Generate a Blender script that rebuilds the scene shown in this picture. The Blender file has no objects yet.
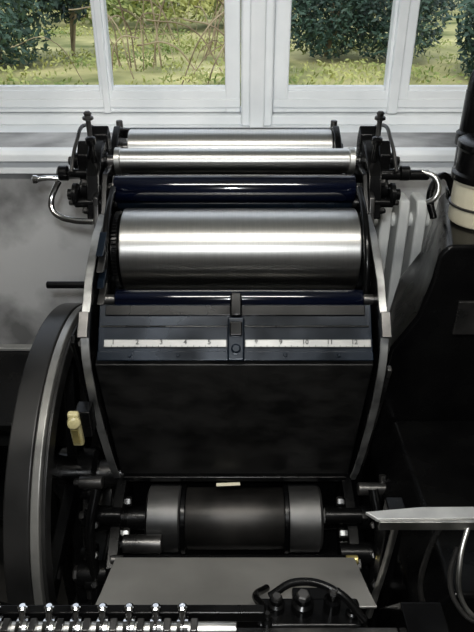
import bpy, bmesh, math, random
from mathutils import Vector, Matrix
random.seed(7)
S=bpy.context.scene
try:
    S.view_settings.view_transform='Standard'
except Exception: pass
# ---------------- materials
def nmat(name):
    m=bpy.data.materials.new(name); m.use_nodes=True
    nt=m.node_tree; b=nt.nodes['Principled BSDF']
    return m,nt,b
def mat(name,c1,c2=None,rough=.5,metal=0,scale=8,stretch=(1,1,1),bump=0,r2=None,detail=6,coat=0,contrast=(.35,.65),spec=.5,aniso=0):
    m,nt,b=nmat(name); N=nt.nodes; L=nt.links
    b.inputs['Metallic'].default_value=metal
    b.inputs['Roughness'].default_value=rough
    b.inputs['Coat Weight'].default_value=coat
    b.inputs['Specular IOR Level'].default_value=spec
    if aniso:
        b.inputs['Anisotropic'].default_value=aniso; b.inputs['Anisotropic Rotation'].default_value=.25
        tg=N.new('ShaderNodeTangent'); tg.direction_type='RADIAL'; tg.axis='X'; L.new(tg.outputs[0],b.inputs['Tangent'])
    if c2 is None: c2=tuple(min(1,k*1.35) for k in c1)
    tc=N.new('ShaderNodeTexCoord'); mp=N.new('ShaderNodeMapping'); mp.inputs['Scale'].default_value=stretch
    no=N.new('ShaderNodeTexNoise'); no.inputs['Scale'].default_value=scale; no.inputs['Detail'].default_value=detail
    cr=N.new('ShaderNodeValToRGB'); cr.color_ramp.elements[0].position=contrast[0]; cr.color_ramp.elements[1].position=contrast[1]
    cr.color_ramp.elements[0].color=(*c1,1); cr.color_ramp.elements[1].color=(*c2,1)
    L.new(tc.outputs['Object'],mp.inputs['Vector']); L.new(mp.outputs['Vector'],no.inputs['Vector'])
    L.new(no.outputs['Fac'],cr.inputs['Fac']); L.new(cr.outputs['Color'],b.inputs['Base Color'])
    if r2 is not None:
        mr=N.new('ShaderNodeMapRange'); mr.inputs['To Min'].default_value=rough; mr.inputs['To Max'].default_value=r2
        mr.inputs['From Min'].default_value=.3; mr.inputs['From Max'].default_value=.7
        L.new(no.outputs['Fac'],mr.inputs['Value']); L.new(mr.outputs['Result'],b.inputs['Roughness'])
    if bump:
        bp=N.new('ShaderNodeBump'); bp.inputs['Strength'].default_value=bump; bp.inputs['Distance'].default_value=.01
        L.new(no.outputs['Fac'],bp.inputs['Height']); L.new(bp.outputs['Normal'],b.inputs['Normal'])
    return m
STEEL=mat('brushed_steel',(.64,.635,.61),(.70,.69,.665),.42,1,60,(8,.4,.4),r2=.46,detail=3,aniso=.85)
RULER=mat('satin_ruler_steel',(.22,.22,.215),(.27,.27,.26),.45,.6,20)
STEEL2=mat('worn_steel',(.38,.38,.36),(.60,.59,.56),.3,1,20,r2=.45)
EDGE=mat('machined_edge_steel',(.45,.45,.44),(.62,.62,.60),.42,.7,14,r2=.5)
FEDGE=mat('worn_frame_edge',(.10,.10,.10),(.46,.46,.45),.32,.9,16,r2=.5,detail=10,contrast=(.3,.6))
CHROME=mat('polished_steel',(.6,.6,.6),(.8,.8,.8),.15,1,10)
DSTEEL=mat('oily_dark_steel',(.05,.05,.05),(.14,.135,.13),.22,.9,14,r2=.40)
BLACK=mat('black_enamel',(.0014,.0014,.0016),(.003,.003,.003),.17,0,10,r2=.32,spec=.22)
PANEL=mat('black_panel_paint',(.004,.004,.004),(.013,.0125,.012),.30,0,14,(1,5,1),r2=.5,spec=.22,detail=12)
DRUMB=mat('dark_gunmetal',(.022,.021,.020),(.05,.047,.044),.33,.8,9,r2=.5)
COLLAR=mat('grey_casting',(.055,.055,.055),(.12,.118,.115),.35,.8,9,r2=.5)
INK=mat('blue_ink_rubber',(.0008,.0012,.004),(.0013,.0025,.009),.12,0,5,(1,20,20),coat=.4)
INKB=mat('ink_coated_metal',(.003,.005,.008),(.008,.014,.024),.16,.3,9,r2=.32,spec=.4)
GREY=mat('grey_wheel_paint',(.008,.008,.008),(.018,.0175,.017),.28,.2,9,r2=.42,spec=.35)
RIMS=mat('wheel_rim_edge',(.12,.12,.115),(.26,.255,.24),.36,.6,9)
PLATE=mat('delivery_plate_steel',(.26,.255,.24),(.40,.39,.37),.34,.5,4,r2=.46)
CREAM=mat('cream_enamel',(.50,.46,.34),(.66,.62,.48),.35,0,12)
CUPM=mat('yellowed_enamel',(.30,.26,.12),(.48,.43,.24),.35,0,12)
BRASS=mat('brass',(.55,.45,.15),(.75,.62,.25),.3,.8,10)
WHITE=mat('white_gloss_paint',(.78,.81,.83),(.90,.92,.93),.4,0,5,bump=.1)
WALLM=mat('stained_plaster',(.13,.13,.13),(.50,.50,.50),.9,0,4.2,bump=.6,detail=14,contrast=(.34,.58))
WALLP=mat('darkened_wall_paint',(.15,.145,.14),(.20,.19,.18),.9,0,3)  # unseen walls, darkened so black parts reflect less of the room
WALLD=mat('dark_wall_base',(.008,.008,.008),(.02,.02,.018),.7,0,6)  # dark wall base, stands in for the dark area below the plaster
CEIL=mat('ceiling_paint',(.55,.55,.53),(.62,.62,.60),.9,0,3)
FLOORM=mat('oily_floor',(.01,.01,.009),(.03,.028,.025),.6,0,5)
RADM=mat('radiator_paint',(.50,.51,.50),(.64,.65,.63),.4,0,8)
MARK=mat('engraved_black',(.005,.005,.005),(.01,.01,.01),.6)
LAMPM,nt,b=nmat('lamp_tube'); b.inputs['Emission Color'].default_value=(1,.98,.92,1); b.inputs['Emission Strength'].default_value=6
GRASS=mat('rough_grass',(.09,.12,.025),(.58,.54,.25),.95,0,1.6,bump=.5,detail=15,contrast=(.32,.66))
LEAFD=mat('dark_green_leaves',(.008,.028,.020),(.08,.15,.10),.5,0,3,contrast=(.3,.7))
LEAFY=mat('yellow_green_leaves',(.12,.19,.035),(.52,.52,.18),.6,0,2.5)
TWIG=mat('bare_twigs',(.14,.10,.06),(.42,.34,.22),.8,0,5)
GLASS=bpy.data.materials.new('window_glass'); GLASS.use_nodes=True
nt=GLASS.node_tree; nt.nodes.clear()
o=nt.nodes.new('ShaderNodeOutputMaterial'); mx=nt.nodes.new('ShaderNodeMixShader'); tr=nt.nodes.new('ShaderNodeBsdfTransparent'); gl=nt.nodes.new('ShaderNodeBsdfGlossy')
gl.inputs['Roughness'].default_value=.02; mx.inputs[0].default_value=.05
nt.links.new(tr.outputs[0],mx.inputs[1]); nt.links.new(gl.outputs[0],mx.inputs[2]); nt.links.new(mx.outputs[0],o.inputs[0])
# ---------------- helpers
def root(name):
    e=bpy.data.objects.new(name,None); e.empty_display_size=.1; S.collection.objects.link(e); return e
def fin(name,me,m,par,bev=0,smooth=True):
    if smooth:
        bm=bmesh.new(); bm.from_mesh(me)
        bmesh.ops.recalc_face_normals(bm,faces=bm.faces)
        for f in bm.faces: f.smooth=True
        for e in bm.edges:
            if len(e.link_faces)==2 and e.calc_face_angle(0)>math.radians(32): e.smooth=False
        bm.to_mesh(me); bm.free()
    ob=bpy.data.objects.new(name,me); S.collection.objects.link(ob)
    me.materials.append(m)
    if par: ob.parent=par
    if bev:
        md=ob.modifiers.new('bevel','BEVEL'); md.width=bev; md.segments=2; md.limit_method='ANGLE'; md.angle_limit=math.radians(35)
        md.harden_normals=True
    return ob
def mesh(name,v,f,m,par=None,bev=0,smooth=True):
    me=bpy.data.meshes.new(name); me.from_pydata([tuple(p) for p in v],[],f); me.update()
    return fin(name,me,m,par,bev,smooth)
def boxc(name,c,s,m,par=None,rot=(0,0,0),bev=.003):
    R=Matrix.Translation(c)@(Matrix.Rotation(rot[2],4,'Z')@Matrix.Rotation(rot[1],4,'Y')@Matrix.Rotation(rot[0],4,'X'))
    v=[R@Vector((sx*s[0]/2,sy*s[1]/2,sz*s[2]/2)) for sx in(-1,1) for sy in(-1,1) for sz in(-1,1)]
    f=[(0,1,3,2),(4,6,7,5),(0,4,5,1),(2,3,7,6),(0,2,6,4),(1,5,7,3)]
    return mesh(name,v,f,m,par,bev)
def box(name,x0,x1,y0,y1,z0,z1,m,par=None,bev=.003):
    return boxc(name,((x0+x1)/2,(y0+y1)/2,(z0+z1)/2),(x1-x0,y1-y0,z1-z0),m,par,bev=bev)
def prism(name,pts,a0,a1,m,par=None,axis='x',bev=.003):
    def P(p,a):
        return {'x':(a,p[0],p[1]),'y':(p[0],a,p[1]),'z':(p[0],p[1],a)}[axis]
    n=len(pts); v=[P(p,a0) for p in pts]+[P(p,a1) for p in pts]
    f=[tuple(range(n)),tuple(range(2*n-1,n-1,-1))]+[(i,i+n,(i+1)%n+n,(i+1)%n) for i in range(n)]
    return mesh(name,v,f,m,par,bev)
def lathe(name,o,ax,prof,m,par=None,seg=40):
    ax=Vector(ax).normalized(); o=Vector(o)
    u=ax.orthogonal().normalized(); w=ax.cross(u)
    v=[];f=[];n=len(prof)
    for t,r in prof:
        for k in range(seg):
            a=2*math.pi*k/seg; v.append(o+ax*t+(u*math.cos(a)+w*math.sin(a))*r)
    for i in range(n-1):
        for k in range(seg):
            k2=(k+1)%seg; f.append((i*seg+k,i*seg+k2,(i+1)*seg+k2,(i+1)*seg+k))
    f.append(tuple(range(seg-1,-1,-1))); f.append(tuple((n-1)*seg+k for k in range(seg)))
    return mesh(name,v,f,m,par)
def rod(name,p0,p1,r,m,par=None,seg=24,ch=.0015):
    p0=Vector(p0);p1=Vector(p1);L=(p1-p0).length; ch=min(ch,r*.3,L*.2)
    return lathe(name,p0,p1-p0,[(0,r-ch),(ch,r),(L-ch,r),(L,r-ch)],m,par,seg)
def tube(name,pts,r,m,par=None,smooth=True,cyc=False):
    cu=bpy.data.curves.new(name+'_c','CURVE'); cu.dimensions='3D'; cu.bevel_depth=r; cu.bevel_resolution=4; cu.use_fill_caps=True
    if smooth:
        sp=cu.splines.new('BEZIER'); sp.bezier_points.add(len(pts)-1)
        for b_,p in zip(sp.bezier_points,pts): b_.co=p; b_.handle_left_type=b_.handle_right_type='AUTO'
        cu.resolution_u=8
    else:
        sp=cu.splines.new('POLY'); sp.points.add(len(pts)-1)
        for b_,p in zip(sp.points,pts): b_.co=(*p,1)
    sp.use_cyclic_u=cyc
    t=bpy.data.objects.new('tmp',cu); S.collection.objects.link(t); bpy.context.view_layer.update()
    me=bpy.data.meshes.new_from_object(t.evaluated_get(bpy.context.evaluated_depsgraph_get()))
    bpy.data.objects.remove(t); me.name=name; me.materials.clear()
    return fin(name,me,m,par)
def bolt(name,c,ax,r,h,m,par):
    lathe(name,c,ax,[(0,r),(h*.7,r),(h,r*.8)],m,par,6)
def gear(name,c,r,x0,x1,teeth,m,par):
    pts=[]
    for i in range(teeth):
        for d,k in((0,.93),(.25,1),(.5,1),(.75,.93)):
            a=2*math.pi*(i+d)/teeth; pts.append((c[0]+r*k*math.cos(a),c[1]+r*k*math.sin(a)))
    return prism(name,pts,x0,x1,m,par,bev=0)
# ---------------- room
YW=1.66
wb=root('wall_back')
WX0,WX1,WZ0,WZ1=-1.5,1.6,1.414,2.55
box('lower_wall',-2.2,2.2,YW,2.06,.78,WZ0,WALLM,wb,0)
box('dark_lower_wall',-2.2,2.2,YW-.004,2.06,0,.78,WALLD,wb,0)
box('upper_wall',-2.2,2.2,YW,2.06,WZ1,2.9,WALLP,wb,0)
box('left_pier',-2.2,WX0,YW,2.06,WZ0,WZ1,WALLP,wb,0)
box('right_pier',WX1,2.2,YW,2.06,WZ0,WZ1,WALLP,wb,0)
box('floor',-2.2,2.2,-2.2,2.06,-.1,0,FLOORM,None,0)
box('ceiling',-2.2,2.2,-2.2,2.06,2.9,3.0,CEIL,None,0)
box('wall_left',-2.3,-2.2,-2.2,2.06,0,2.9,WALLP,None,0)
box('wall_right',2.2,2.3,-2.2,2.06,0,2.9,WALLP,None,0)
box('wall_front',-2.2,2.2,-2.3,-2.2,0,2.9,WALLP,None,0)
# sill
sl=root('trim_1')
prism('sill_board',[(2.0,1.416),(1.63,1.412),(1.618,1.404),(1.618,1.384),(1.64,1.378),(2.0,1.378)],WX0,WX1,WHITE,sl,bev=.004)
box('sill_apron',WX0,WX1,1.64,YW+.01,1.345,1.380,WHITE,sl)
# window
w=root('window_1')
box('frame_bottom',WX0,WX1,1.90,2.04,1.414,1.444,WHITE,w,.006)
box('frame_top',WX0,WX1,1.90,2.04,2.49,2.55,WHITE,w)
box('jamb_left',WX0,WX0+.06,1.90,2.04,1.414,2.55,WHITE,w)
box('jamb_right',WX1-.06,WX1,1.90,2.04,1.414,2.55,WHITE,w)
box('center_post',.012,.105,1.885,2.04,1.414,2.55,WHITE,w,.008)
box('center_bead',.036,.080,1.865,1.89,1.414,2.55,WHITE,w,.006)
def sash(n,x0,x1,st0,st1):
    y0,y1=1.925,1.965
    box(n+'_bottom_rail',x0,x1,y0,y1,1.446,1.510,WHITE,w,.005)
    box(n+'_rail_mould',x0,x1,y0-.008,y0+.002,1.462,1.486,WHITE,w,.003)
    box(n+'_top_rail',x0,x1,y0,y1,2.43,2.488,WHITE,w,.005)
    box(n+'_stile_a',x0,x0+st0,y0-.002,y1,1.446,2.488,WHITE,w,.005)
    box(n+'_stile_b',x1-st1,x1,y0-.002,y1,1.446,2.488,WHITE,w,.005)
    box(n+'_inner_bead',x0+st0,x1-st1,y0+.012,y1-.002,1.508,1.520,WHITE,w,.003)
    v=[(x0+.01,1.95,1.5),(x1-.01,1.95,1.5),(x1-.01,1.95,2.45),(x0+.01,1.95,2.45)]
    mesh(n+'_glass',v,[(0,1,2,3)],GLASS,w)
sash('sash_a',-1.43,-.39,.05,.018)
sash('sash_b',-.388,.010,.018,.045)
sash('sash_c',.107,.462,.045,.022)
sash('sash_d',.464,1.53,.045,.05)
box('mullion_a',-.398,-.378,1.912,1.93,1.446,2.488,WHITE,w,.004)
box('mullion_b',.448,.478,1.905,1.93,1.446,2.488,WHITE,w,.005)
# radiator
r=root('radiator')
for i in range(11):
    x=.345+i*.046
    prism('section_%d'%i,[(1.53,.50),(1.54,.47),(1.62,.47),(1.63,.50),(1.63,1.27),(1.615,1.305),(1.545,1.305),(1.53,1.27)],x-.015,x+.015,RADM,r,bev=.007)
rod('top_header',(.33,1.58,1.24),(.82,1.58,1.24),.020,RADM,r); rod('bottom_header',(.33,1.58,.53),(.82,1.58,.53),.022,RADM,r)
box('foot_a',.38,.40,1.56,1.60,0,.5,RADM,r); box('foot_b',.75,.77,1.56,1.60,0,.5,RADM,r)
# ---------------- garden
GZ=1.155
gr=root('garden_lawn')
gx=40; v=[];f=[]
for j in range(gx+1):
    for i in range(gx+1):
        x=-9+18*i/gx; y=2.07+14*j/gx
        v.append((x,y,GZ-.006+.006*math.sin(x*5.7+y*3)))
for j in range(gx):
    for i in range(gx):
        a=j*(gx+1)+i; f.append((a,a+1,a+gx+2,a+gx+1))
mesh('grass_surface',v,f,GRASS,gr)
box('soil_bank',-9,9,2.07,16.07,-.1,GZ-.02,FLOORM,gr,0)
def leaves(name,blobs,n,size,m,par=None):
    v=[];f=[]
    for _ in range(n):
        b_=random.choice(blobs); c=Vector(b_[:3]); R=b_[3:]
        d=Vector((random.gauss(0,1),random.gauss(0,1),random.gauss(0,1))).normalized()*random.uniform(.5,1.12)
        p=c+Vector((d.x*R[0],d.y*R[1],d.z*R[2])); s=size*random.uniform(.6,1.4)
        u=Vector((random.gauss(0,1),random.gauss(0,1),random.gauss(0,1))).normalized(); q=u.orthogonal().normalized()
        k=len(v)
        for t in (p-u*s,p+q*s*.4,p+u*s,p-q*s*.4):
            t.z=max(t.z,GZ+.004); v.append(t)
        f.append((k,k+1,k+2,k+3))
    return mesh(name,v,f,m,par,smooth=False)
def shrub(name,blobs,n,size,m):
    e=root(name); leaves('foliage',blobs,n,size,m,e)
    for i,b_ in enumerate(blobs):
        for k in range(4):
            q=(b_[0]+random.uniform(-.6,.6)*b_[3],b_[1]+random.uniform(-.5,.5)*b_[4],b_[2]+.6*b_[5])
            tube('stem_%d_%d'%(i,k),[(b_[0],b_[1],GZ+.017),((b_[0]+q[0])/2+.05,(b_[1]+q[1])/2,max(b_[2],1.3)),q],.012,TWIG,e)
shrub('evergreen_shrub',[(-1.75,4.9,1.58,.42,.45,.44),(-1.30,5.3,1.80,.20,.4,.35),(-2.4,5.0,1.55,.6,.5,.42)],13000,.026,LEAFD)
shrub('evergreen_shrub',[(.70,5.3,1.56,.36,.4,.36),(1.20,5.2,1.58,.40,.4,.40)],12000,.024,LEAFD)
shrub('evergreen_shrub',[(1.72,4.3,1.52,.28,.4,.42),(2.3,4.3,1.52,.45,.4,.42)],13000,.026,LEAFD)
shrub('hedge',[(x,11.5,2.2,1.2,.6,1.0) for x in range(-6,8,1)],14000,.09,LEAFD)
shrub('deciduous_bush',[(-.9,7.6,1.5,.8,.6,.28),(.1,8.0,1.6,.7,.6,.35),(-1.9,8.4,1.6,1.0,.6,.4)],9000,.035,LEAFY)
e=root('bare_branches')
for i in range(50):
    x=random.uniform(-1.0,.15); y=random.uniform(3.9,6.6); z=GZ+.01
    dx=random.uniform(-.7,.7)*.7; h=random.uniform(.25,.7)
    tube('branch_%d'%i,[(x,y,z),(x+dx*.4,y,z+h*.6),(x+dx,y+random.uniform(-.2,.2),z+h*random.uniform(.4,1.1))],random.uniform(.002,.006),TWIG,e)
leaves('ground_ivy',[(random.uniform(-3,3),random.uniform(3.2,7.0),GZ+.05,.45,.35,.04) for _ in range(30)],8000,.018,LEAFY)
# ---------------- PRESS
P=root('platen_printing_press')
CL=[(1.213,1.391),(1.135,1.378),(1.075,1.352),(1.035,1.330),(1.002,1.300),(.970,1.278),(.952,1.248),(.944,1.215),(.944,1.180),(.954,1.10),(.975,1.02),(1.004,.93),(1.036,.845),(1.06,.80)]
back=[(1.48,.80),(1.48,1.40),(1.42,1.46),(1.27,1.46)]
for nm,x0,x1 in(('left',-.283,-.270),('right',.262,.274)):
    prism(nm+'_side_frame',CL+back,x0,x1,BLACK,P,bev=.003)
    v=[];f=[]
    for k,(y,z) in enumerate(CL):
        a=Vector(CL[max(0,k-1)]); b_=Vector(CL[min(len(CL)-1,k+1)]); t=(b_-a).normalized(); nrm=Vector((t.y,-t.x))
        if nrm.x>0: nrm=-nrm
        for dn,xx in((.002,x0-.001),(.002,x1+.001),(-.004,x1+.001),(-.004,x0-.001)):
            v.append((xx,y+nrm.x*dn,z+nrm.y*dn))
    for k in range(len(CL)-1):
        for q in range(4):
            a=k*4+q;b2=k*4+(q+1)%4; f.append((a,b2,b2+4,a+4))
    f+=[(0,1,2,3),tuple(len(v)-4+i for i in(3,2,1,0))]
    mesh(nm+'_bright_edge',v,f,FEDGE,P,bev=.001)
# joint collars on the side frames
for x0,x1 in((-.287,-.268),(.260,.278)):
    prism('frame_joint',[(.94,1.262),(.975,1.297),(.985,1.287),(.955,1.252)],x0,x1,DSTEEL,P,bev=.002)
# body panel
prism('front_panel',[(.962,1.188),(1.059,.815),(1.075,.815),(.985,1.195)],-.268,.257,PANEL,P)
prism('inner_body',[(.99,1.19),(1.08,.80),(1.46,.80),(1.46,1.30),(1.33,1.24),(1.1,1.20)],-.27,.26,BLACK,P)
box('panel_lower_lip',-.262,.25,1.045,1.075,.805,.820,BLACK,P)
prism('rear_backing',[(1.46,1.1),(1.475,1.1),(1.475,1.40),(1.46,1.40)],-.27,.26,BLACK,P)  # added black sheet closing the view through the roller gaps
def roller(name,x0,x1,y,z,r,m,jr=.012,j=.02,mj=DSTEEL):
    ch=.002
    lathe(name,(x0,y,z),(1,0,0),[(0,r-ch*2),(ch,r-ch*.4),(ch*2,r),(x1-x0-ch*2,r),(x1-x0-ch,r-ch*.4),(x1-x0,r-ch*2)],m,P,96)
    rod(name+'_journal_a',(x0-j,y,z),(x0+.001,y,z),jr,mj,P); rod(name+'_journal_b',(x1-.001,y,z),(x1+j,y,z),jr,mj,P)
roller('ink_drum',-.233,.245,1.199,1.318,.087,STEEL,.025,.03)
gear('drum_gear',(1.199,1.318),.080,-.250,-.240,60,BLACK,P)
gear('drum_gear_right',(1.199,1.318),.078,.249,.258,60,BLACK,P)
roller('fountain_roller',-.235,.243,1.055,1.278,.019,INK,.01,.03)
roller('doctor_roller',-.235,.243,1.085,1.262,.012,DSTEEL,.008,.03)
roller('form_roller',-.262,.252,1.290,1.421,.030,INK,.012,.02)
lathe('form_roller_band',(-.264,1.290,1.421),(1,0,0),[(0,.024),(.001,.028),(.018,.028),(.019,.02)],DSTEEL,P)
roller('transfer_roller',-.262,.252,1.305,1.385,.016,INKB,.01,.02)
roller('distributor_roller',-.268,.258,1.357,1.462,.027,STEEL,.012,.03)
lathe('distributor_collar',(-.268,1.357,1.462),(1,0,0),[(0,.02),(.001,.029),(.012,.029),(.014,.027)],STEEL2,P)
lathe('distributor_collar_b',(.244,1.357,1.462),(1,0,0),[(0,.027),(.002,.029),(.013,.029),(.014,.02)],STEEL2,P)
roller('intermediate_roller',-.255,.245,1.424,1.437,.024,INK,.012,.03)
roller('rear_drum',-.258,.226,1.500,1.452,.044,STEEL,.014,.02)
box('rear_cross_bar',-.295,.245,1.552,1.568,1.462,1.486,BLACK,P)
for x in(-.285,.235):
    prism('rear_arm',[(1.40,1.36),(1.57,1.40),(1.572,1.485),(1.54,1.492),(1.50,1.505),(1.46,1.49),(1.40,1.45)],x-.008,x+.008,BLACK,P)
    bolt('rear_arm_bolt',(x+(-.008 if x<0 else .008),1.50,1.452),(1 if x>0 else -1,0,0),.014,.012,DSTEEL,P)
    rod('rear_stud',(x,1.535,1.48),(x,1.535,1.51),.008,DSTEEL,P)
# ink fountain
TH=math.radians(48.3)
def onf(x,s,n):
    return Vector((x,1.0+s*math.cos(TH)-n*math.sin(TH),1.239+s*math.sin(TH)+n*math.cos(TH)))
def fbox(name,x0,x1,s0,s1,n0,n1,m,bev=.0015):
    return boxc(name,onf((x0+x1)/2,(s0+s1)/2,(n0+n1)/2),(x1-x0,s1-s0,n1-n0),m,P,(TH,0,0),bev)
fbox('fountain_plate',-.262,.255,-.055,.052,-.012,0,INKB)
fbox('fountain_blade_lip',-.25,.243,.030,.050,0,.004,BLACK)
fbox('fountain_step',-.262,.255,-.056,-.038,0,.004,INKB)
fbox('scale_ruler_left',-.250,-.019,-.031,-.016,.001,.005,RULER)
fbox('scale_ruler_right',.015,.252,-.031,-.016,.001,.005,RULER)
fbox('blade_rail',-.258,.25,.008,.011,0,.004,DSTEEL)
fbox('center_clamp',-.018,.014,-.058,.026,.002,.014,INKB,.004)
fbox('center_clamp_head',-.013,.009,.026,.072,.0,.02,BLACK,.004)
fbox('center_clamp_block',-.014,.010,-.012,.016,.014,.022,BLACK,.003)
lathe('center_clamp_screw',onf(-.002,-.036,.014),(0,-math.sin(TH),math.cos(TH)),[(0,.009),(.008,.009),(.011,.006)],INKB,P)
for i in range(19):
    for a,b_ in((-.246,-.026),(.022,.250)):
        x=a+(b_-a)*(i+1)/20
        fbox('tick_%d'%i,x-.0005,x+.0005,-.031,-.0285 if i%2 else -.027,.005,.0054,MARK,0)
def num(t,x):
    cu=bpy.data.curves.new('n','FONT'); cu.body=t; cu.size=.0125; cu.align_x='CENTER'; cu.align_y='CENTER'; cu.extrude=.0002; cu.offset=.0003
    o=bpy.data.objects.new('t',cu); S.collection.objects.link(o); bpy.context.view_layer.update()
    me=bpy.data.meshes.new_from_object(o.evaluated_get(bpy.context.evaluated_depsgraph_get())); bpy.data.objects.remove(o)
    me.materials.clear(); me.transform(Matrix.Translation(onf(x,-.0215,.0058))@Matrix.Rotation(TH,4,'X'))
    fin('ruler_number_'+t,me,MARK,P,smooth=False)
for i,t in enumerate(['1','2','3','4','5']): num(t,-.232+i*.045)
for i,t in enumerate(['8','9','10','11','12']): num(t,.036+i*.046)
for x in(-.20,-.11,.09,.19):
    lathe('fountain_key',onf(x,-.046,.004),(0,-math.sin(TH),math.cos(TH)),[(0,.004),(.003,.004),(.004,.003)],INKB,P,16)
for x in(-.258,.254):
    tube('roller_arm',[(x,1.08,1.27),(x,1.10,1.34),(x,1.16,1.40),(x,1.25,1.435)],.007,BLACK,P)
for k in range(4):
    prism('ductor_lever_%d'%k,[(1.03+k*.012,1.28+k*.028),(1.045+k*.012,1.275+k*.028),(1.10+k*.012,1.29+k*.028),(1.09+k*.012,1.305+k*.028)],-.267,-.253,INKB if k%2 else DSTEEL,P,bev=.002)
# ---- roller brackets
def bracket(sx):
    o=-.284 if sx<0 else .271
    def X(d): return o+sx*d
    def px(n,pts,d0,d1,m,bev=.004):
        x0,x1=sorted((X(d0),X(d1))); return prism(n,pts,x0,x1,m,P,bev=bev)
    px('bracket_body',[(1.24,1.37),(1.27,1.455),(1.31,1.485),(1.37,1.505),(1.43,1.49),(1.44,1.44),(1.38,1.39),(1.30,1.36)],.004,.034,BLACK)
    px('bracket_jaw',[(1.30,1.43),(1.30,1.49),(1.33,1.515),(1.345,1.49),(1.335,1.45)],.03,.055,BLACK)
    px('bracket_hook',[(1.37,1.45),(1.375,1.515),(1.40,1.53),(1.415,1.50),(1.41,1.45)],.0,.045,BLACK)
    rod('clamp_screw',(X(.035),1.36,1.45),(X(.035),1.36,1.555),.0055,DSTEEL,P)
    lathe('clamp_screw_head',(X(.035),1.36,1.548),(0,0,1),[(0,.006),(.003,.012),(.008,.012),(.011,.007),(.016,.009),(.02,.005)],DSTEEL,P,10)
    rod('lock_screw',(X(.018),1.31,1.44),(X(.018),1.29,1.525),.006,BLACK,P)
    lathe('lock_screw_knob',(X(.018),1.29,1.515),(0,-.2,1),[(0,.007),(.003,.011),(.014,.011),(.017,.006)],BLACK,P,14)
    for i,(y,z,r_,l) in enumerate([(1.29,1.421,.02,.05),(1.357,1.462,.018,.075),(1.424,1.437,.015,.06),(1.30,1.385,.013,.045),(1.26,1.40,.010,.06)]):
        rod('bearing_%d'%i,(X(.0),y,z),(X(l),y,z),r_,BLACK,P)
        bolt('bearing_nut_%d'%i,(X(l),y,z),(sx,0,0),r_*.62,.012,DSTEEL,P)
    rod('adjusting_shaft',(X(.02),1.30,1.452),(X(.10),1.30,1.452),.009,BLACK,P)
    lathe('adjusting_knob',(X(.075),1.30,1.452),(sx,0,0),[(0,.009),(.003,.016),(.02,.016),(.024,.010)],BLACK,P,16)
    lathe('spring_cup',(X(.05),1.27,1.415),(sx,0,0),[(0,.02),(.004,.024),(.012,.024),(.016,.012),(.024,.012)],BLACK,P)
    pts=[]
    for k in range(60):
        a=k*math.pi/4; pts.append((X(.045)+.009*math.cos(a),1.40+.009*math.sin(a),1.43+k*.001))
    tube('spring',pts,.0018,DSTEEL,P)
    px('link_arm',[(1.22,1.36),(1.235,1.42),(1.26,1.425),(1.255,1.35),(1.20,1.30),(1.185,1.31)],.004,.016,DSTEEL,.003)
    for k,(y,z) in enumerate([(1.27,1.44),(1.34,1.495),(1.41,1.475),(1.25,1.385),(1.33,1.41)]):
        bolt('small_nut_%d'%k,(X(.033),y,z),(sx*.8,-.4,.3),.007,.010,STEEL2 if k==1 else DSTEEL,P)
    tube('trip_rod',[(X(.02),1.43,1.50),(X(.05),1.40,1.53),(X(.06),1.34,1.51),(X(.065),1.28,1.46)],.004,DSTEEL,P)
bracket(-1); bracket(1)
tube('lock_handle_left',[(-.375,1.270,1.450),(-.395,1.266,1.452),(-.418,1.262,1.450)],.0055,CHROME,P)
lathe('lock_handle_tip',(-.414,1.262,1.450),(-1,0,0),[(0,.006),(.004,.009),(.010,.009),(.013,.005)],CHROME,P)
tube('bent_handle_left',[(-.372,1.262,1.446),(-.382,1.258,1.430),(-.390,1.250,1.410),(-.388,1.240,1.392),(-.372,1.232,1.380),(-.345,1.226,1.374),(-.30,1.222,1.372)],.0065,CHROME,P)
tube('bent_handle_right',[(.395,1.30,1.455),(.420,1.285,1.447),(.428,1.275,1.425),(.420,1.27,1.405),(.408,1.275,1.395)],.006,STEEL2,P)
rod('cross_shaft_right',(.30,1.30,1.448),(.41,1.30,1.448),.011,BLACK,P)
# lower body
def tor(name,x0,x1,c,R,rin,m,bev=.004,seg=96):
    v=[];f=[]
    for x,rr in((x0,R),(x1,R),(x1,rin),(x0,rin)):
        for k in range(seg):
            a=2*math.pi*k/seg; v.append((x,c[0]+rr*math.cos(a),c[1]+rr*math.sin(a)))
    for q in range(4):
        for k in range(seg):
            f.append((q*seg+k,q*seg+(k+1)%seg,((q+1)%4)*seg+(k+1)%seg,((q+1)%4)*seg+k))
    return mesh(name,v,f,m,P,bev)
WC=(1.08,.80)
tor('flywheel_rim',-.402,-.356,WC,.40,.335,GREY)
tor('flywheel_edge',-.356,-.340,WC,.398,.345,RIMS,.003)
tor('flywheel_lip',-.340,-.333,WC,.385,.350,GREY,.002)
lathe('flywheel_hub',(-.42,WC[0],WC[1]),(1,0,0),[(0,.05),(.01,.06),(.09,.06),(.10,.05)],BLACK,P)
for k in range(6):
    a=math.radians(60*k+12); u=Vector((0,math.cos(a),math.sin(a))); t=Vector((0,-math.sin(a),math.cos(a)))
    c=Vector((0,*WC)); v=[]
    for rr,hw in((.05,.03),(.34,.018)):
        for xx in(-.39,-.365):
            for s in(-1,1): v.append(c+Vector((xx,0,0))+u*rr+t*hw*s)
    mesh('flywheel_spoke_%d'%k,v,[(0,1,3,2),(4,6,7,5),(0,4,5,1),(2,3,7,6),(0,2,6,4),(1,5,7,3)],BLACK,P,.004)
rod('flywheel_shaft',(-.42,*WC),(-.26,*WC),.03,DSTEEL,P)
prism('base_casting',[(.70,0),(.70,.55),(.86,.64),(1.10,.64),(1.12,.82),(1.45,.82),(1.50,.6),(1.50,0)],-.31,.31,BLACK,P,bev=.01)
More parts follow.
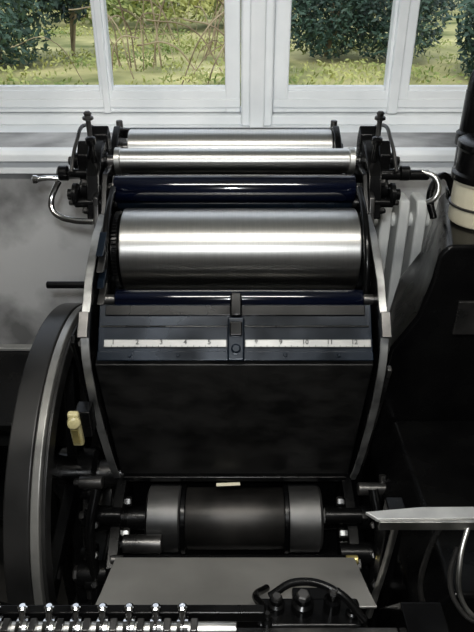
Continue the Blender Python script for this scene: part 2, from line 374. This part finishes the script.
for x in(-.265,.252):
    prism('lower_side_web',[(.82,.60),(.86,.74),(.98,.80),(1.10,.82),(1.10,.60)],x-.012,x+.012,BLACK,P)
    for k in range(3):
        bolt('web_bolt_%d'%k,(x+(.012 if x<0 else -.012),.90+.06*k,.70+.035*k),(1 if x<0 else -1,0,0),.011,.012,STEEL2 if k==1 else DSTEEL,P)
roller('toggle_cylinder',-.125,.113,1.02,.716,.070,DRUMB,.03,.02)
for x0 in(-.207,.113):
    lathe('toggle_collar',(x0,1.02,.716),(1,0,0),[(0,.062),(.006,.076),(.074,.076),(.08,.070)],COLLAR,P,64)
for x0 in(-.128,.106): lathe('toggle_ring',(x0,1.02,.716),(1,0,0),[(0,.078),(.002,.080),(.010,.080),(.012,.078)],BLACK,P,64)
boxc('paper_scrap',(-.02,1.040,.803),(.055,.008,.003),CREAM,P,(0.3,.05,.1),.001)
rod('toggle_shaft',(-.33,1.02,.716),(.32,1.02,.716),.028,BLACK,P)
for i,(x0,x1,y,z,rr,m) in enumerate([(-.25,-.165,.93,.735,.02,DSTEEL),(-.33,-.25,.95,.80,.018,BLACK),(.19,.27,.95,.80,.017,BLACK),(.22,.29,.90,.74,.024,BLACK),(-.34,-.27,.88,.70,.028,BLACK),(-.34,-.29,.98,.87,.014,DSTEEL),(.26,.32,.97,.86,.014,DSTEEL)]):
    rod('cross_pin_%d'%i,(x0,y,z),(x1,y,z),rr,m,P)
    bolt('cross_pin_nut_%d'%i,(x0 if x0<0 else x1,y,z),(-1 if x0<0 else 1,0,0),rr*.6,.012,DSTEEL,P)
for sx,o in((-1,-.30),(1,.29)):
    x=o
    tube('side_link',[(x,.96,.87),(x+sx*.01,.90,.80),(x,.86,.70),(x,.80,.60)],.011,BLACK,P)
    tube('side_link_b',[(x+sx*.025,.99,.88),(x+sx*.03,.93,.74),(x+sx*.025,.88,.62)],.008,DSTEEL,P)
    for k in range(4):
        lathe('side_boss_%d'%k,(x,.97-.035*k,.845-.05*k),(sx,0,0),[(0,.018),(.02,.018),(.024,.012),(.034,.010)],BLACK,P,20)
        bolt('side_nut_%d'%k,(x,.955-.035*k,.855-.05*k),(0,-.7,.7),.008,.010,STEEL2 if k==2 else DSTEEL,P)
prism('right_pull_rod',[(.955,1.18),(.967,1.185),(1.07,.85),(1.058,.84)],.282,.292,DSTEEL,P)
prism('left_pull_rod',[(.955,1.24),(.97,1.25),(1.07,.90),(1.055,.89)],-.306,-.296,BLACK,P)
lathe('oil_cup_disc',(-.304,.900,1.104),(.35,-.93,.2),[(0,.010),(.002,.012),(.010,.012),(.012,.010),(.013,.008)],CUPM,P)
boxc('oil_cup_body',(-.304,.908,1.080),(.022,.014,.085),CUPM,P,(.1,0,0),.005)
boxc('oil_cup_window',(-.304,.900,1.068),(.013,.004,.035),BRASS,P,(.1,0,0),.001)
boxc('oil_cup_mount',(-.290,.930,1.085),(.03,.036,.06),BLACK,P)
# delivery plate
prism('delivery_plate',[(-.238,.652),(.234,.652),(.232,.70),(.232,.822),(-.240,.822),(-.238,.70)],0,.006,PLATE,P,axis='z',bev=.002)
dp=[o for o in P.children if o.name.startswith('delivery_plate')][0]
for vv in dp.data.vertices:
    vv.co.z+= .908-(vv.co.y-.655)*.53
prism('plate_support',[(.66,.60),(.66,.900),(.70,.880),(.81,.815),(.81,.60)],-.225,.218,BLACK,P)
box('plate_hinge',-.24,.235,.823,.84,.79,.812,BLACK,P)
for x in(-.24,.23):
    rod('plate_hinge_pin',(x-.012,.83,.808),(x+.012,.83,.808),.009,BRASS if x>0 else DSTEEL,P)
# front gripper / sucker bar
rod('sucker_bar',(-.36,.53,1.040),(.0,.53,1.040),.010,STEEL2,P)
box('sucker_bar_back',-.36,.04,.55,.565,1.025,1.046,BLACK,P)
box('front_rail',-.40,.30,.47,.485,1.00,1.02,BLACK,P)
for i in range(10):
    x=-.335+i*.037
    if x>-.04: break
    lathe('sucker_%d'%i,(x-.008,.53,1.040),(1,0,0),[(0,.010),(.001,.016),(.006,.017),(.009,.012),(.011,.017),(.016,.016),(.017,.01)],CHROME,P,24)
    rod('sucker_stem_%d'%i,(x,.53,1.045),(x,.543,1.068),.005,CHROME,P)
    lathe('sucker_cap_%d'%i,(x,.543,1.064),(0,.2,1),[(0,.005),(.002,.007),(.006,.007),(.008,.004)],CHROME,P,16)
    box('sucker_foot_%d'%i,x-.006,x+.006,.49,.53,1.015,1.031,STEEL2,P,.002)
    box('sucker_clip_%d'%i,x+.012,x+.022,.515,.535,1.045,1.059,DSTEEL,P,.002)
prism('bar_carrier_left',[(.45,.60),(.45,1.03),(.58,1.04),(.66,.90),(.66,.60)],-.42,-.36,BLACK,P)
prism('bar_carrier_right',[(.45,.60),(.45,1.03),(.58,1.03),(.66,.90),(.66,.60)],.24,.30,BLACK,P)
box('gripper_base',.03,.19,.57,.62,.955,.985,BLACK,P,.006)
box('gripper_cross',-.02,.24,.55,.57,.965,.985,DSTEEL,P)
for i,(x,y,z,rr,h) in enumerate([(.06,.60,.98,.013,.03),(.10,.60,.98,.017,.035),(.145,.60,.98,.013,.045),(.175,.59,.98,.010,.02),(.045,.575,.98,.008,.025)]):
    lathe('gripper_post_%d'%i,(x,y,z),(0,0,1),[(0,rr),(h*.6,rr),(h*.7,rr*.7),(h,rr*.7)],BLACK,P,18)
    bolt('gripper_nut_%d'%i,(x,y,z+h),(0,0,1),rr*.6,.006,DSTEEL,P)
tube('gripper_lever',[(.05,.61,1.0),(.09,.62,1.02),(.15,.60,1.025),(.19,.57,1.0)],.006,BLACK,P)
tube('gripper_finger',[(.04,.60,.99),(.03,.64,.96),(.05,.68,.925)],.006,BLACK,P)
box('gripper_pad',.09,.17,.615,.66,.940,.955,BLACK,P)
# feed table side rail (right)
prism('feed_rail',[(.208,.712),(.225,.696),(.46,.700),(.46,.724),(.30,.722)],1.066,1.073,EDGE,P,axis='z',bev=.0015)
box('feed_rail_front',.228,.46,.692,.698,1.052,1.070,STEEL2,P,.001)
tube('feed_post_a',[(.262,.71,1.06),(.255,.71,.95),(.238,.70,.82)],.006,STEEL2,P)
tube('feed_post_b',[(.33,.70,1.06),(.315,.69,1.0),(.31,.68,.93),(.325,.67,.87)],.005,DSTEEL,P)
tube('feed_wire',[(.345,.66,1.05),(.335,.64,1.01),(.345,.62,.97),(.375,.60,.95),(.42,.60,.96)],.004,DSTEEL,P)
tube('feed_wire_b',[(.375,.70,1.06),(.355,.66,1.02),(.36,.63,.96),(.40,.61,.92)],.004,STEEL2,P)
box('feed_rail_bracket',.25,.28,.725,.755,.88,1.062,BLACK,P)
prism('feeder_lower_casting',[(.31,0),(.31,.86),(.36,.93),(.8,.93),(.8,0)],.66,1.12,BLACK,P,axis='y',bev=.01)
# right feeder casting, plan tapers to the right toward the wall
prism('feeder_column',[(.315,.0),(.315,1.02),(.33,1.12),(.375,1.20),(.392,1.28),(.398,1.34),(.415,1.362),(.85,1.362),(.85,0)],1.12,1.47,BLACK,P,axis='y',bev=.010)
fc=[o for o in P.children if o.name.startswith('feeder_column')][0]
for vv in fc.data.vertices:
    if vv.co.y>1.3 and vv.co.x<.6: vv.co.x+=.10
box('feeder_badge',.455,.51,1.114,1.122,1.16,1.24,DSTEEL,P)
lathe('feeder_pipe',(.540,1.415,1.36),(-.02,0,1),[(0,.046),(.02,.046),(.03,.036),(.12,.036),(.125,.042),(.150,.042),(.155,.036),(.24,.034)],BLACK,P,40)
tube('feeder_pipe_elbow',[(.535,1.415,1.59),(.540,1.415,1.63),(.57,1.415,1.665),(.66,1.415,1.68)],.034,BLACK,P)
tube('feeder_hose',[(.50,1.38,1.38),(.475,1.38,1.42),(.450,1.36,1.42),(.430,1.33,1.39),(.436,1.30,1.35)],.008,BLACK,P)
# canister
c=root('oil_canister')
lathe('canister_body',(.520,1.250,1.363),(0,0,1),[(0,.060),(.004,.066),(.010,.068),(.085,.068),(.088,.070),(.094,.070)],CREAM,c,64)
lathe('canister_lid',(.520,1.250,1.455),(0,0,1),[(0,.070),(.002,.076),(.014,.076),(.018,.070),(.060,.070),(.066,.074),(.076,.074),(.080,.066),(.083,.02),(.09,.018)],BLACK,c,64)
lathe('canister_hoop',(.520,1.250,1.40),(0,0,1),[(0,.068),(.001,.071),(.005,.071),(.006,.068)],DSTEEL,c,64)
# left guard rod & bits
rod('belt_guard_bar',(-.42,1.22,1.225),(-.30,1.22,1.225),.008,BLACK,P)
box('belt_guard_bracket',-.31,-.285,1.20,1.26,1.20,1.25,BLACK,P)
# left side bench
bn=root('steel_bench')
box('bench_top',-.95,-.50,1.25,1.62,.78,.80,BLACK,bn)
box('bench_back_strip',-.95,-.58,1.60,1.625,.80,.812,EDGE,bn)
box('bench_leg_a',-.93,-.90,1.28,1.31,0,.78,BLACK,bn); box('bench_leg_b',-.55,-.52,1.28,1.31,0,.78,BLACK,bn)
box('bench_leg_c',-.93,-.90,1.57,1.60,0,.78,BLACK,bn); box('bench_leg_d',-.55,-.52,1.57,1.60,0,.78,BLACK,bn)
box('bench_shelf',-.93,-.52,1.28,1.60,.4,.42,BLACK,bn)
# ---------------- lights
def area(name,loc,rot,sx,sy,e,col,par=None):
    l=bpy.data.lights.new(name,'AREA'); l.shape='RECTANGLE'; l.size=sx; l.size_y=sy; l.energy=e; l.color=col
    o=bpy.data.objects.new(name,l); o.location=loc; o.rotation_euler=rot; S.collection.objects.link(o)
    if par: o.parent=par
    return o
cl=root('ceiling_lamp')
box('lamp_housing',-.7,.7,.18,.36,2.82,2.9,WHITE,cl)
for y in(.22,.32): rod('lamp_tube',(-.65,y,2.80),(.65,y,2.80),.014,LAMPM,cl)
area('lamp_light',(0,.27,2.78),(0,0,0),1.3,.14,28,(1,.97,.9),cl)
fl=bpy.data.lights.new('flash','AREA'); fl.size=.05; fl.energy=9.5; fl.color=(.95,.98,1)
fo=bpy.data.objects.new('flash_light',fl); fo.location=(-.03,-.02,1.95); fo.rotation_euler=(math.radians(72),0,0); S.collection.objects.link(fo)
su=bpy.data.lights.new('garden_fill','SUN'); su.energy=1.9; su.angle=.3; su.color=(1,.97,.88)  # added to brighten the garden; the sky itself is overcast
so=bpy.data.objects.new('garden_fill_light',su); so.rotation_euler=(math.radians(40),math.radians(-15),0); so.location=(0,6,6); S.collection.objects.link(so)
W=bpy.data.worlds.new('overcast_sky'); S.world=W; W.use_nodes=True
W.node_tree.nodes['Background'].inputs[0].default_value=(.80,.88,1,1); W.node_tree.nodes['Background'].inputs[1].default_value=1.3
# ---------------- camera
cd=bpy.data.cameras.new('camera'); cam=bpy.data.objects.new('camera',cd); S.collection.objects.link(cam)
cam.location=(0,0,1.85); cam.rotation_euler=(math.radians(60),0,0)
cd.sensor_fit='VERTICAL'; cd.sensor_height=24; cd.lens=24*620/632; cd.clip_start=.02
S.camera=cam
